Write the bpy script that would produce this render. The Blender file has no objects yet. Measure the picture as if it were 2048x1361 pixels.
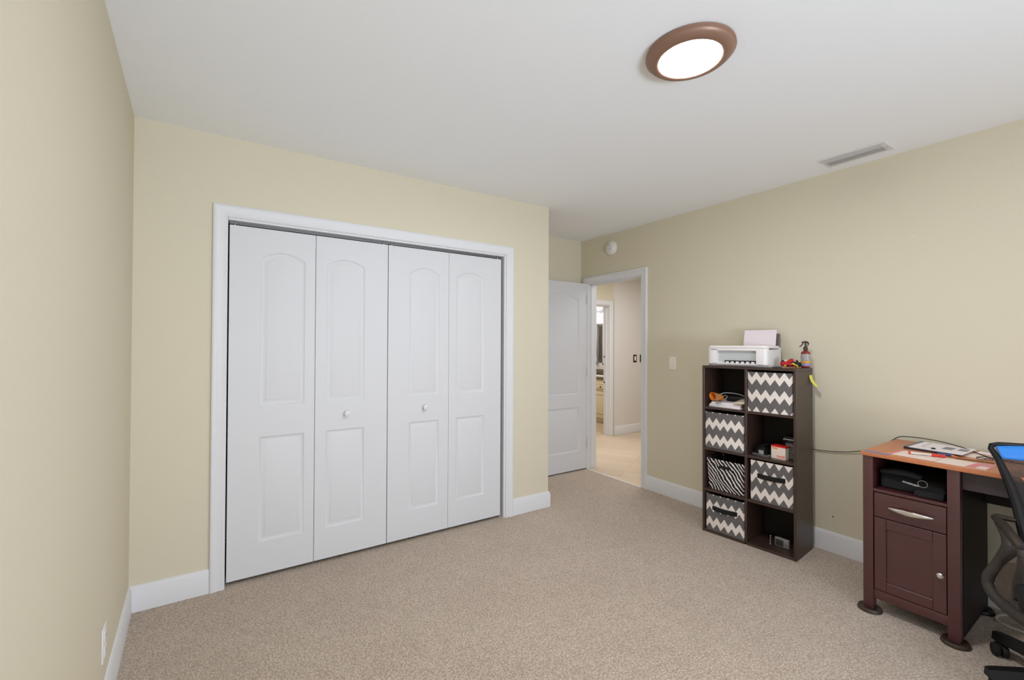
import bpy, bmesh, math, random
from mathutils import Vector, Matrix
random.seed(7)
PI = math.pi
SC = bpy.context.scene
COL = SC.collection
R = math.radians

# ------------------------------------------------------------------ camera
H = 2.530
cam_d = bpy.data.cameras.new('camera'); cam = bpy.data.objects.new('camera', cam_d); COL.objects.link(cam)
cam_d.sensor_width = 36.0; cam_d.lens = 884.05 / 2048 * 36.0
cam_d.clip_start = 0.02; cam_d.clip_end = 60
rv = Vector((0.83203743, -0.55470632, 0.00382288)); uv = Vector((-0.00882193, -0.00634123, 0.99994098)); fv = Vector((0.55464934, 0.83202204, 0.01016972))
m = Matrix((rv, uv, -fv)).transposed().to_4x4(); m.translation = (0, 0, 1.3677)
cam.matrix_world = m
SC.camera = cam

# ------------------------------------------------------------------ world, exposure, daylight
SC.view_settings.view_transform = 'Standard'; SC.view_settings.look = 'None'
SC.view_settings.gamma = 1.0; SC.view_settings.use_curve_mapping = False
SC.view_settings.exposure = -0.07
w = bpy.data.worlds.new('sky'); SC.world = w; w.use_nodes = True
w.node_tree.nodes['Background'].inputs[0].default_value = (0.93, 0.96, 1.0, 1)
w.node_tree.nodes['Background'].inputs[1].default_value = 1.6
try:
    SC.cycles.max_bounces = 14; SC.cycles.diffuse_bounces = 8; SC.cycles.transparent_max_bounces = 12
    SC.cycles.use_denoising = True; SC.cycles.sample_clamp_indirect = 6.0
except Exception:
    pass

def area(name, loc, direction, sx, sy, power, color=(1, 1, 1), spread=180):
    d = bpy.data.lights.new(name, 'AREA'); d.shape = 'RECTANGLE'; d.size = sx; d.size_y = sy
    d.energy = power; d.color = color; d.spread = R(spread)
    o = bpy.data.objects.new(name, d); COL.objects.link(o); o.location = loc
    o.rotation_euler = Vector(direction).to_track_quat('-Z', 'Y').to_euler()
    return o
# rear-window daylight, plus added fill for right wall, ceiling, hall and bathroom
DAY = (0.88, 1.0, 1.18)
area('rear_window_daylight', (1.55, -2.46, 1.42), (0, 1, 0.10), 2.4, 1.4, 12, DAY)
area('ceiling_fill', (1.12, -2.44, .95), (-.12, .93, .38), 1.6, .5, 46, DAY, 120)  # fill lamp added low at the window to brighten the ceiling
area('side_fill', (-.24, -1.45, 1.42), (1, .25, 0.12), 1.2, 1.4, 3, DAY)  # unseen fill lamp, added to light the right wall more evenly
area('hallway_fill', (4.6, 3.4, 2.42), (0, 0, -1), 1.2, 0.8, 30, (0.97, 0.98, 1.0))  # fill with no fixture, added to brighten the hallway
area('bathroom_fill', (4.9, 6.0, 2.42), (0, 0, -1), 1.0, 1.0, 26, (1.0, 0.97, 0.93))  # unseen fill added for the bathroom, no fixture modelled

# ------------------------------------------------------------------ materials
def lin(c):
    return tuple(((v / 255) / 12.92 if v / 255 <= .04045 else ((v / 255 + .055) / 1.055) ** 2.4) for v in c) + (1,)
MATS = {}
def mat(name, rgb, rough=.6, metal=0, spec=.5, bump=0, bscale=200, var=0, vscale=8, emit=None, estr=0, trans=0, alpha=1, coat=0):
    if name in MATS: return MATS[name]
    M = bpy.data.materials.new(name); M.use_nodes = True; nt = M.node_tree; b = nt.nodes['Principled BSDF']
    b.inputs['Base Color'].default_value = lin(rgb); b.inputs['Roughness'].default_value = rough
    b.inputs['Metallic'].default_value = metal; b.inputs['Specular IOR Level'].default_value = spec
    b.inputs['Transmission Weight'].default_value = trans; b.inputs['Alpha'].default_value = alpha
    b.inputs['Coat Weight'].default_value = coat
    if emit: b.inputs['Emission Color'].default_value = lin(emit); b.inputs['Emission Strength'].default_value = estr
    if bump or var:
        tc = nt.nodes.new('ShaderNodeTexCoord')
    if bump:
        n = nt.nodes.new('ShaderNodeTexNoise'); n.inputs['Scale'].default_value = bscale; n.inputs['Detail'].default_value = 3
        bp = nt.nodes.new('ShaderNodeBump'); bp.inputs['Strength'].default_value = bump; bp.inputs['Distance'].default_value = .004
        nt.links.new(tc.outputs['Object'], n.inputs['Vector']); nt.links.new(n.outputs['Fac'], bp.inputs['Height']); nt.links.new(bp.outputs['Normal'], b.inputs['Normal'])
    if var:
        n2 = nt.nodes.new('ShaderNodeTexNoise'); n2.inputs['Scale'].default_value = vscale; n2.inputs['Detail'].default_value = 4
        mx = nt.nodes.new('ShaderNodeMix'); mx.data_type = 'RGBA'
        mx.inputs['A'].default_value = lin(tuple(max(0, v * (1 - var)) for v in rgb)); mx.inputs['B'].default_value = lin(tuple(min(255, v * (1 + var)) for v in rgb))
        nt.links.new(tc.outputs['Object'], n2.inputs['Vector']); nt.links.new(n2.outputs['Fac'], mx.inputs['Factor']); nt.links.new(mx.outputs['Result'], b.inputs['Base Color'])
    MATS[name] = M
    return M

class NT:
    """small helper for writing node graphs"""
    def __init__(s, name):
        s.M = bpy.data.materials.new(name); s.M.use_nodes = True; s.nt = s.M.node_tree; s.b = s.nt.nodes['Principled BSDF']; MATS[name] = s.M
        s.tc = s.nt.nodes.new('ShaderNodeTexCoord')
    def n(s, t, **k):
        x = s.nt.nodes.new(t)
        for a, v in k.items(): setattr(x, a, v)
        return x
    def put(s, v, sock):
        if hasattr(v, 'links'): s.nt.links.new(v, sock)
        else: sock.default_value = v
    def math(s, op, a, b=None, c=None):
        x = s.n('ShaderNodeMath', operation=op); s.put(a, x.inputs[0])
        if b is not None: s.put(b, x.inputs[1])
        if c is not None: s.put(c, x.inputs[2])
        return x.outputs[0]
    def mix(s, f, a, b):
        x = s.n('ShaderNodeMix', data_type='RGBA'); s.put(f, x.inputs['Factor']); s.put(a, x.inputs['A']); s.put(b, x.inputs['B']); return x.outputs['Result']
    def xyz(s, src='Object'):
        x = s.n('ShaderNodeSeparateXYZ'); s.nt.links.new(s.tc.outputs[src], x.inputs[0]); return x.outputs
    def noise(s, scale, detail=2, rough=.5, vec=None):
        x = s.n('ShaderNodeTexNoise'); x.inputs['Scale'].default_value = scale; x.inputs['Detail'].default_value = detail; x.inputs['Roughness'].default_value = rough
        s.nt.links.new(vec or s.tc.outputs['Object'], x.inputs['Vector']); return x.outputs['Fac']
    def bump(s, h, strength=.3, dist=.004):
        x = s.n('ShaderNodeBump'); x.inputs['Strength'].default_value = strength; x.inputs['Distance'].default_value = dist
        s.nt.links.new(h, x.inputs['Height']); s.nt.links.new(x.outputs['Normal'], s.b.inputs['Normal'])

wall_m = mat('wall_paint', (214, 206, 184), .85, bump=.12, bscale=160, spec=.2)
white_wall_m = mat('hall_off_white', (219, 214, 210), .85, bump=.1, bscale=160, spec=.2)
ceil_m = mat('ceiling_paint', (240, 242, 244), .9, bump=.1, bscale=140, spec=.2)
trim_m = mat('trim_paint', (221, 221, 223), .45, spec=.4)
door_m = mat('door_paint', (214, 214, 216), .5, spec=.35)
black_gap = mat('closet_dark', (40, 40, 40), .9)
metal_w = mat('white_metal', (215, 215, 213), .4, spec=.5)
bronze = mat('brushed_bronze', (144, 112, 94), .42, metal=.3, spec=.5)
chrome = mat('chrome', (225, 222, 218), .18, metal=1)
steel = mat('steel', (170, 168, 164), .3, metal=1)
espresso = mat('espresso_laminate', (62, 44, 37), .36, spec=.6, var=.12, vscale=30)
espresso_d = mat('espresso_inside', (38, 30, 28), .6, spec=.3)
mahog = mat('mahogany_paint', (70, 26, 28), .4, spec=.9, coat=.25, var=.06, vscale=12)
black_p = mat('black_plastic', (16, 15, 15), .42, spec=.35)
black_r = mat('black_rubber', (20, 19, 19), .75)
blackfab = mat('black_fabric', (14, 13, 13), .9, bump=.3, bscale=400)
white_p = mat('white_plastic', (228, 224, 222), .4)
grey_p = mat('grey_plastic', (120, 118, 118), .45)
paper_m = mat('paper', (228, 220, 220), .8, spec=.2)
ivory = mat('ivory_plate', (238, 232, 222), .45)

# wood-grain desk top
n = NT('cherry_wood')
p = n.xyz(); v = n.n('ShaderNodeCombineXYZ'); n.put(n.math('MULTIPLY', p['X'], 60), v.inputs[0]); n.put(n.math('MULTIPLY', p['Y'], 5), v.inputs[1])
g = n.noise(1.0, 4, .6, v.outputs[0])
n.put(n.mix(g, lin((168, 96, 60)), lin((206, 138, 96))), n.b.inputs['Base Color']); n.b.inputs['Roughness'].default_value = .38
cherry = n.M

# carpet
n = NT('carpet_pile')
vo = n.n('ShaderNodeTexVoronoi'); vo.inputs['Scale'].default_value = 105; vo.inputs['Randomness'].default_value = 1
dist = n.noise(60, 2)
off = n.n('ShaderNodeVectorMath', operation='ADD')
sc_ = n.n('ShaderNodeVectorMath', operation='SCALE'); nz = n.n('ShaderNodeTexNoise'); nz.inputs['Scale'].default_value = 90
n.nt.links.new(n.tc.outputs['Object'], nz.inputs['Vector']); n.nt.links.new(nz.outputs['Color'], sc_.inputs[0]); sc_.inputs['Scale'].default_value = .012
n.nt.links.new(n.tc.outputs['Object'], off.inputs[0]); n.nt.links.new(sc_.outputs[0], off.inputs[1]); n.nt.links.new(off.outputs[0], vo.inputs['Vector'])
fine = n.noise(330, 3, .6)
big = n.noise(2.6, 3, .55)
mid_ = n.noise(14, 3, .6)
ramp = n.n('ShaderNodeMapRange'); ramp.inputs['From Min'].default_value = .1; ramp.inputs['From Max'].default_value = .75
n.nt.links.new(vo.outputs['Distance'], ramp.inputs['Value'])
c1 = n.mix(ramp.outputs[0], lin((234, 217, 199)), lin((166, 147, 129)))
c2 = n.mix(n.math('MULTIPLY', fine, .55), c1, lin((188, 168, 148)))
tone = n.math('ADD', n.math('MULTIPLY', big, .5), n.math('MULTIPLY', mid_, .5))
tr = n.n('ShaderNodeMapRange'); tr.inputs['From Min'].default_value = .38; tr.inputs['From Max'].default_value = .62; n.nt.links.new(tone, tr.inputs['Value'])
c3 = n.n('ShaderNodeMix', data_type='RGBA', blend_type='MULTIPLY'); c3.inputs['Factor'].default_value = 1
n.nt.links.new(c2, c3.inputs['A']); n.nt.links.new(n.mix(tr.outputs[0], (.90, .89, .88, 1), (1, 1, 1, 1)), c3.inputs['B'])
n.nt.links.new(c3.outputs['Result'], n.b.inputs['Base Color'])
n.b.inputs['Roughness'].default_value = .95; n.b.inputs['Specular IOR Level'].default_value = .1
n.b.inputs['Sheen Weight'].default_value = .25; n.b.inputs['Sheen Roughness'].default_value = .6
n.bump(n.math('SUBTRACT', n.math('ADD', n.math('MULTIPLY', fine, .5), n.math('MULTIPLY', mid_, .8)), ramp.outputs[0]), .75, .008)
carpet_m = n.M

# hallway planks
n = NT('hall_planks')
br = n.n('ShaderNodeTexBrick'); br.inputs['Scale'].default_value = 1; br.inputs['Brick Width'].default_value = 1.2; br.inputs['Row Height'].default_value = .2
br.inputs['Mortar Size'].default_value = .003; br.inputs['Color1'].default_value = lin((205, 184, 160)); br.inputs['Color2'].default_value = lin((193, 172, 148)); br.inputs['Mortar'].default_value = lin((158, 140, 120))
rot = n.n('ShaderNodeMapping'); rot.inputs['Rotation'].default_value = (0, 0, R(62)); n.nt.links.new(n.tc.outputs['Object'], rot.inputs['Vector']); n.nt.links.new(rot.outputs[0], br.inputs['Vector'])
g = n.noise(14, 5, .6)
n.put(n.mix(n.math('MULTIPLY', g, .5), br.outputs['Color'], lin((212, 192, 168))), n.b.inputs['Base Color']); n.b.inputs['Roughness'].default_value = .4
planks_m = n.M
tile_m = mat('bathroom_tile', (190, 170, 146), .35, var=.12, vscale=6)
granite_m = mat('granite', (96, 84, 66), .2, var=.55, vscale=70)
cream_m = mat('cream_cabinet', (222, 208, 172), .45)
glaze_m = mat('brown_glaze', (120, 100, 70), .6)
fence_m = mat('fence_wood', (96, 80, 62), .8, var=.4, vscale=12)

def chevron(name, pw, ph, amp, duty, phase_u=0, phase_v=0):
    n = NT(name); p = n.xyz()
    u = n.math('ADD', p['Y'], phase_u); vv = n.math('ADD', p['Z'], phase_v)
    tri = n.math('MULTIPLY', n.math('PINGPONG', u, pw / 2), amp / (pw / 2))
    s = n.math('ADD', vv, tri)
    f = n.math('FRACT', n.math('DIVIDE', n.math('ADD', s, 10 * ph), ph))
    white = n.math('LESS_THAN', f, duty)
    lines = n.math('FRACT', n.math('DIVIDE', n.math('ADD', s, 10), .0085))
    line = n.math('LESS_THAN', lines, .34)
    brk = n.math('GREATER_THAN', n.math('FRACT', n.math('DIVIDE', n.math('ADD', u, 5), .0052)), .18)
    line = n.math('MULTIPLY', line, brk)
    dark = n.mix(line, lin((18, 17, 18)), lin((176, 170, 168)))
    n.put(n.mix(white, dark, lin((226, 216, 208))), n.b.inputs['Base Color']); n.b.inputs['Roughness'].default_value = .85
    n.bump(n.noise(500, 2), .15, .002)
    return n.M
chev_a = chevron('chevron_fabric', .057, .118, .042, .42, .01, .012)
chev_b = chevron('chevron_fabric_two', .053, .118, .040, .42, .02, .062)
chev_c = chevron('chevron_fabric_three', .056, .112, .044, .44, .0, .06)
n = NT('zebra_fabric'); p = n.xyz()
nv = n.noise(9, 3, .5); nv2 = n.noise(30, 2, .5)
s = n.math('ADD', n.math('MULTIPLY', p['Y'], -1.0), n.math('MULTIPLY', p['Z'], .75))
s = n.math('ADD', s, n.math('ADD', n.math('MULTIPLY', nv, .07), n.math('MULTIPLY', nv2, .012)))
f = n.math('FRACT', n.math('DIVIDE', n.math('ADD', s, 5), .027))
n.put(n.mix(n.math('LESS_THAN', f, .36), lin((20, 19, 20)), lin((226, 216, 210))), n.b.inputs['Base Color']); n.b.inputs['Roughness'].default_value = .85
zebra_m = n.M
# patchwork of the little patterned cloth bundle
n = NT('patterned_cloth'); vo = n.n('ShaderNodeTexVoronoi'); vo.inputs['Scale'].default_value = 48; n.nt.links.new(n.tc.outputs['Object'], vo.inputs['Vector'])
sp = n.n('ShaderNodeSeparateColor'); n.nt.links.new(vo.outputs['Color'], sp.inputs[0])
cr = n.n('ShaderNodeValToRGB'); cr.color_ramp.interpolation = 'CONSTANT'; el = cr.color_ramp.elements
el[0].color = lin((22, 18, 18)); el[1].position = .34; el[1].color = lin((190, 30, 34))
for pos, c in ((.5, (216, 196, 70)), (.66, (222, 168, 158)), (.8, (30, 24, 24)), (.93, (232, 214, 190))):
    e = el.new(pos); e.color = lin(c)
n.nt.links.new(sp.outputs[0], cr.inputs[0]); n.nt.links.new(cr.outputs[0], n.b.inputs['Base Color']); n.b.inputs['Roughness'].default_value = .8
patch_m = n.M
# chair mesh: fine woven grid with real holes
n = NT('chair_mesh'); p = n.xyz()
a = n.math('LESS_THAN', n.math('FRACT', n.math('MULTIPLY', n.math('ADD', p['Y'], n.math('MULTIPLY', p['X'], .3)), 420)), .5)
b2 = n.math('LESS_THAN', n.math('FRACT', n.math('MULTIPLY', p['Z'], 420)), .5)
al = n.math('MAXIMUM', a, b2)
n.put(lin((38, 32, 28)), n.b.inputs['Base Color']); n.put(n.math('MULTIPLY', al, .92), n.b.inputs['Alpha']); n.b.inputs['Roughness'].default_value = .7
mesh_m = n.M
dusty = mat('dusty_black', (50, 44, 39), .7, var=.35, vscale=18, bump=.2, bscale=120)
arm_m = mat('arm_plastic', (52, 45, 40), .36, var=.2, vscale=20)

# ------------------------------------------------------------------ mesh builder
class MB:
    def __init__(s): s.bm = bmesh.new(); s.mi = 0
    def _faces(s, before):
        for f in s.bm.faces[before:] if False else [f for f in s.bm.faces if f.index == -1]: pass
    def hexa(s, pts, bev=0, seg=2):
        bm = s.bm; vs = [bm.verts.new(p) for p in pts]
        fs = [bm.faces.new([vs[i] for i in q]) for q in ((0, 3, 2, 1), (4, 5, 6, 7), (0, 1, 5, 4), (1, 2, 6, 5), (2, 3, 7, 6), (3, 0, 4, 7))]
        for f in fs: f.material_index = s.mi
        if bev:
            es = list({e for f in fs for e in f.edges})
            r = bmesh.ops.bevel(bm, geom=es, offset=bev, segments=seg, profile=.6, affect='EDGES', clamp_overlap=True)
            for f in r['faces']: f.material_index = s.mi
        return s
    def bx(s, x0, x1, y0, y1, z0, z1, bev=0, seg=2):
        return s.hexa([(x0, y0, z0), (x1, y0, z0), (x1, y1, z0), (x0, y1, z0), (x0, y0, z1), (x1, y0, z1), (x1, y1, z1), (x0, y1, z1)], bev, seg)
    def rbox(s, c, size, rz=0, bev=0, rx=0, ry=0):
        Mx = Matrix.Translation(c) @ Matrix.Rotation(rz, 4, 'Z') @ Matrix.Rotation(ry, 4, 'Y') @ Matrix.Rotation(rx, 4, 'X')
        a, b, d = (v / 2 for v in size)
        return s.hexa([Mx @ Vector(q) for q in ((-a, -b, -d), (a, -b, -d), (a, b, -d), (-a, b, -d), (-a, -b, d), (a, -b, d), (a, b, d), (-a, b, d))], bev)
    def face(s, pts):
        f = s.bm.faces.new([s.bm.verts.new(p) for p in pts]); f.material_index = s.mi; return s
    def loft(s, rings, closed=True, caps=True):
        bm = s.bm; V = [[bm.verts.new(p) for p in r] for r in rings]; n = len(V[0])
        for a, b in zip(V, V[1:]):
            for i in range(n if closed else n - 1):
                j = (i + 1) % n
                f = bm.faces.new((a[i], a[j], b[j], b[i])); f.material_index = s.mi; f.smooth = True
        if caps and closed:
            for r in (V[0][::-1], V[-1]):
                f = bm.faces.new(r); f.material_index = s.mi
        return s
    def tube(s, pts, r, seg=10, closed=False, flat=1.0, up=(0, 0, 1), smooth=3):
        P = [Vector(p) for p in pts]
        rr = list(r) if isinstance(r, (list, tuple)) else [r] * len(P)
        if smooth > 1:
            Q, RR = [], []; N = len(P)
            rng = N if closed else N - 1
            for i in range(rng):
                g = (lambda k: P[k % N]) if closed else (lambda k: P[max(0, min(N - 1, k))])
                p0, p1, p2, p3 = g(i - 1), g(i), g(i + 1), g(i + 2)
                for k in range(smooth):
                    t = k / smooth
                    Q.append(.5 * ((2 * p1) + (p2 - p0) * t + (2 * p0 - 5 * p1 + 4 * p2 - p3) * t * t + (3 * p1 - p0 - 3 * p2 + p3) * t ** 3))
                    RR.append(rr[i % N] * (1 - t) + rr[(i + 1) % N] * t)
            if not closed: Q.append(P[-1]); RR.append(rr[-1])
            P, rr = Q, RR
        N = len(P); rings = []; U = Vector(up)
        for i in range(N):
            t = (P[(i + 1) % N] - P[i - 1]) if closed else (P[min(N - 1, i + 1)] - P[max(0, i - 1)])
            t.normalize()
            a = t.cross(U)
            if a.length < 1e-4: a = t.cross(Vector((1, 0, 0)))
            a.normalize(); b = a.cross(t).normalized()
            if i and rings:
                pass
            rings.append([P[i] + a * (rr[i] * math.cos(2 * PI * k / seg)) + b * (rr[i] * flat * math.sin(2 * PI * k / seg)) for k in range(seg)])
        if closed: rings.append(rings[0]); 
        return s.loft(rings, True, not closed)
    def cyl(s, p0, p1, r0, r1=None, seg=24):
        p0, p1 = Vector(p0), Vector(p1); r1 = r0 if r1 is None else r1
        t = (p1 - p0).normalized(); a = t.orthogonal().normalized(); b = t.cross(a)
        ring = lambda p, r: [p + a * (r * math.cos(2 * PI * k / seg)) + b * (r * math.sin(2 * PI * k / seg)) for k in range(seg)]
        return s.loft([ring(p0, r0), ring(p1, r1)])
    def lathe(s, prof, c=(0, 0, 0), axis=(0, 0, 1), seg=32, sy=1.0):
        c = Vector(c); t = Vector(axis).normalized(); a = t.orthogonal().normalized() if abs(t.z) < .99 else Vector((1, 0, 0)); b = t.cross(a)
        return s.loft([[c + t * z + a * (max(r, 1e-5) * math.cos(2 * PI * k / seg)) + b * (sy * max(r, 1e-5) * math.sin(2 * PI * k / seg)) for k in range(seg)] for r, z in prof])
    def prism(s, poly, d):
        d = Vector(d); A = [Vector(p) for p in poly]
        bm = s.bm; a = [bm.verts.new(p) for p in A]; b = [bm.verts.new(p + d) for p in A]; n = len(a)
        fs = [bm.faces.new(a), bm.faces.new(b[::-1])] + [bm.faces.new((a[i], b[i], b[(i + 1) % n], a[(i + 1) % n])) for i in range(n)]
        for f in fs: f.material_index = s.mi
        return s
    def sheet(s, fn, nu, nv):
        bm = s.bm; V = [[bm.verts.new(fn(i / nu, j / nv)) for j in range(nv + 1)] for i in range(nu + 1)]
        for i in range(nu):
            for j in range(nv):
                f = bm.faces.new((V[i][j], V[i + 1][j], V[i + 1][j + 1], V[i][j + 1])); f.smooth = True; f.material_index = s.mi
        return s
    def profile(s, path, prof, closed=False):
        """path: list of (point, direction out of the wall, direction up) with mitres already worked in; prof: (up, out)"""
        return s.loft([[Vector(p) + Vector(u) * a + Vector(o) * b for a, b in prof] for p, u, o in path])
    def build(s, name, mats, parent=None, auto=35, solid=0, kind=None):
        bm = s.bm; bmesh.ops.remove_doubles(bm, verts=bm.verts, dist=1e-6) if False else None
        bmesh.ops.recalc_face_normals(bm, faces=bm.faces)
        me = bpy.data.meshes.new(name); bm.to_mesh(me); bm.free()
        for x in (mats if isinstance(mats, (list, tuple)) else [mats]): me.materials.append(x)
        for poly in me.polygons: poly.use_smooth = True
        me.set_sharp_from_angle(angle=R(auto))
        o = bpy.data.objects.new(name, me); COL.objects.link(o)
        if parent is not None: o.parent = parent
        if solid:
            md = o.modifiers.new('thickness', 'SOLIDIFY'); md.thickness = solid; md.offset = 0
        if kind: o['kind'] = kind
        return o
def B(): return MB()
def tag(o, label, cat, group=None, kind=None):
    o['label'] = label; o['category'] = cat
    if group: o['group'] = group
    if kind: o['kind'] = kind
    return o
def empty(name, loc, rz=0, label=None, cat=None, group=None, kind=None):
    o = bpy.data.objects.new(name, None); COL.objects.link(o); o.location = loc; o.rotation_euler = (0, 0, rz); o.empty_display_size = .1
    if label: tag(o, label, cat, group, kind)
    return o
def lab(o, label): o['label'] = label; return o
def struct(mb, name, mats, label, cat, **k):
    return tag(mb.build(name, mats, **k), label, cat, kind='structure')
def text(name, body, size, M, parent, material, extrude=.0004):
    c = bpy.data.curves.new(name, 'FONT'); c.body = body; c.size = size; c.extrude = extrude; c.align_x = 'CENTER'; c.align_y = 'CENTER'
    t = bpy.data.objects.new('tmp', c); COL.objects.link(t)
    me = bpy.data.meshes.new_from_object(t.evaluated_get(bpy.context.evaluated_depsgraph_get())); bpy.data.objects.remove(t)
    me.transform(M); me.materials.clear(); me.materials.append(material)
    o = bpy.data.objects.new(name, me); COL.objects.link(o); o.parent = parent
    return o

# ------------------------------------------------------------------ room shell
D, XC, XR, YB, YR = 2.95, 2.338, 3.4085, 3.713, -2.40
def xl(y): return -.3635 + .0374 * (D - y)
DY0, DY1, DZ = 2.855, 3.60, 2.045          # bedroom door opening in the right wall
struct(B().bx(-.7, 3.40, YR - .1, YB + .02, -.06, 0), 'floor', carpet_m, 'beige twist pile carpet covering the bedroom floor', 'carpet')
struct(B().bx(-.7, XR + .12, YR - .1, YB + .12, H, H + .1), 'ceiling', ceil_m, 'smooth white painted bedroom ceiling', 'ceiling')
b = B()
def lw(ya, yb, za, zb): b.prism([(xl(yb), yb, za), (xl(ya), ya, za), (xl(ya) - .12, ya, za), (xl(yb) - .12, yb, za)], (0, 0, zb - za))
lw(YR - .1, -2.1, 0, H); lw(-.8, D + .8, 0, H); lw(-2.1, -.8, 0, .66); lw(-2.1, -.8, 2.18, H)
struct(b, 'wall_left', wall_m, 'beige painted wall along the left edge of the photo', 'wall')
# closet wall with the closet opening
CX0, CX1, CZ = .043, 1.893, 2.078
b = B(); b.bx(-.365, CX0, D, D + .11, 0, H); b.bx(CX1, XC, D, D + .11, 0, H); b.bx(CX0, CX1, D, D + .11, CZ, H)
struct(b, 'wall_closet', wall_m, 'beige painted wall around the white closet doors', 'wall')
struct(B().bx(XC - .11, XC, D + .11, YB, 0, H), 'wall_return', wall_m, 'beige side of the closet facing the bedroom door', 'wall')
struct(B().bx(-.6, XR + .12, YB, YB + .1, 0, H), 'wall_alcove', wall_m, 'short beige wall above the open bedroom door', 'wall')
b = B(); b.bx(XR, XR + .115, YR - .1, DY0, 0, H); b.bx(XR, XR + .115, DY0, DY1, DZ, H); b.bx(XR, XR + .115, DY1, YB, 0, H)
wr = struct(b, 'wall_right', wall_m, 'beige painted wall behind the desk and cube shelf', 'wall')
spk = mat('spackle', (226, 222, 212), .9); scuff = mat('scuff_mark', (120, 108, 84), .9)
for y, z, r, mm, nm in ((2.346, 1.994, .004, spk, 'spackle_spot'), (1.587, 2.007, .004, spk, 'spackle_spot'), (.849, 2.011, .0045, spk, 'spackle_spot'), (1.266, .233, .006, scuff, 'scuff_mark')):
    B().lathe([(0, 0), (r, 0), (r * .7, .001), (0, .0014)], (XR + .0002, y, z), (-1, 0, 0), 12).build(nm, mm, wr)
# rear wall with two windows (behind the camera)
b = B(); b.bx(xl(YR) - .12, .28, YR - .1, YR, 0, H); b.bx(2.82, XR, YR - .1, YR, 0, H); b.bx(.28, 2.82, YR - .1, YR, 0, .66); b.bx(.28, 2.82, YR - .1, YR, 2.18, H)
struct(b, 'wall_rear', wall_m, 'beige wall behind the photographer holding the window', 'wall')
wf = B()
for x0, x1 in ((.28, .34), (1.52, 1.58), (2.76, 2.82)): wf.bx(x0, x1, YR - .09, YR - .03, .66, 2.18)
wf.bx(.28, 2.82, YR - .09, YR - .03, .66, .72); wf.bx(.28, 2.82, YR - .09, YR - .03, 2.12, 2.18); wf.bx(.28, 2.82, YR - .09, YR - .03, 1.40, 1.44)
win = struct(wf, 'window_1', trim_m, 'white framed window in the wall behind the photographer', 'window')
wf = B()
for y0, y1 in ((-2.1, -2.05), (-1.475, -1.425), (-.85, -.8)): wf.bx(xl(-1.4) - .10, xl(-1.4) - .05, y0, y1, .66, 2.18)
for z0, z1 in ((.66, .71), (1.4, 1.44), (2.13, 2.18)): wf.bx(xl(-1.4) - .10, xl(-1.4) - .05, -2.1, -.8, z0, z1)
struct(wf, 'added_window_3', trim_m, 'added, unseen white framed window in the left wall behind the photographer', 'window')  # window added out of view as the opening for the side fill

# closet casing and door casing
PROF = [(0, 0), (0, .011), (.006, .015), (.016, .0135), (.03, .0135), (.046, .017), (.056, .0205), (.064, .019), (.069, .014), (.069, 0)]
def casing(x0, x1, zt, y, ny, axis='x', z0=0):
    """three-sided mitred casing around an opening x0..x1, head zt, on plane y facing ny"""
    rings = []
    for cx, cz, sx, sz in ((x0, z0, -1, 0), (x0, zt, -1, 1), (x1, zt, 1, 1), (x1, z0, 1, 0)):
        ring = []
        for u, o in PROF:
            a, c, d = cx + sx * u, y + ny * o, cz + sz * u
            ring.append((a, c, d) if axis == 'x' else (c, a, d))
        rings.append(ring)
    return B().loft(rings)
t1 = struct(casing(CX0, CX1 + .012, CZ, D, -1), 'trim_1', trim_m, 'white moulded casing framing the closet opening', 'trim')
b = B(); b.bx(CX0 - .012, CX0 + .002, D - .001, D + .11, 0, CZ + .01); b.bx(CX1 - .002, CX1 + .012, D - .001, D + .11, 0, CZ); b.bx(CX0, CX1, D - .001, D + .11, CZ - .012, CZ + .002)
b.build('jamb', trim_m, t1)
b = B(); b.bx(CX0 + .01, CX1 - .01, D + .035, D + .06, CZ - .026, CZ - .012); b.build('sliding_track', mat('track_grey', (120, 120, 120), .5, metal=.6), t1)
t2 = struct(casing(DY0, DY1, DZ, XR, -1, 'y'), 'trim_2', trim_m, 'white casing around the open doorway to the hall', 'trim')
b = B(); b.bx(XR - .001, XR + .125, DY0 - .012, DY0 + .003, 0, DZ); b.bx(XR - .001, XR + .125, DY1 - .003, DY1 + .012, 0, DZ); b.bx(XR - .001, XR + .125, DY0, DY1, DZ - .012, DZ + .003)
b.bx(XR + .04, XR + .052, DY0 + .003, DY0 + .013, 0, DZ - .012); b.bx(XR + .04, XR + .052, DY1 - .013, DY1 - .003, 0, DZ - .012); b.bx(XR + .04, XR + .052, DY0, DY1, DZ - .022, DZ - .012)
b.build('jamb', trim_m, t2)
B().bx(XR + .014, XR + .036, DY0 + .003, DY0 + .006, .90, .96).build('strike_plate', mat('dark_bronze', (70, 58, 46), .4, metal=.7), t2)
B().bx(XR - .03, XR + .0, DY0, DY1, -.002, .005, .002).build('threshold', mat('threshold_strip', (214, 206, 198), .35), t2)

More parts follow.
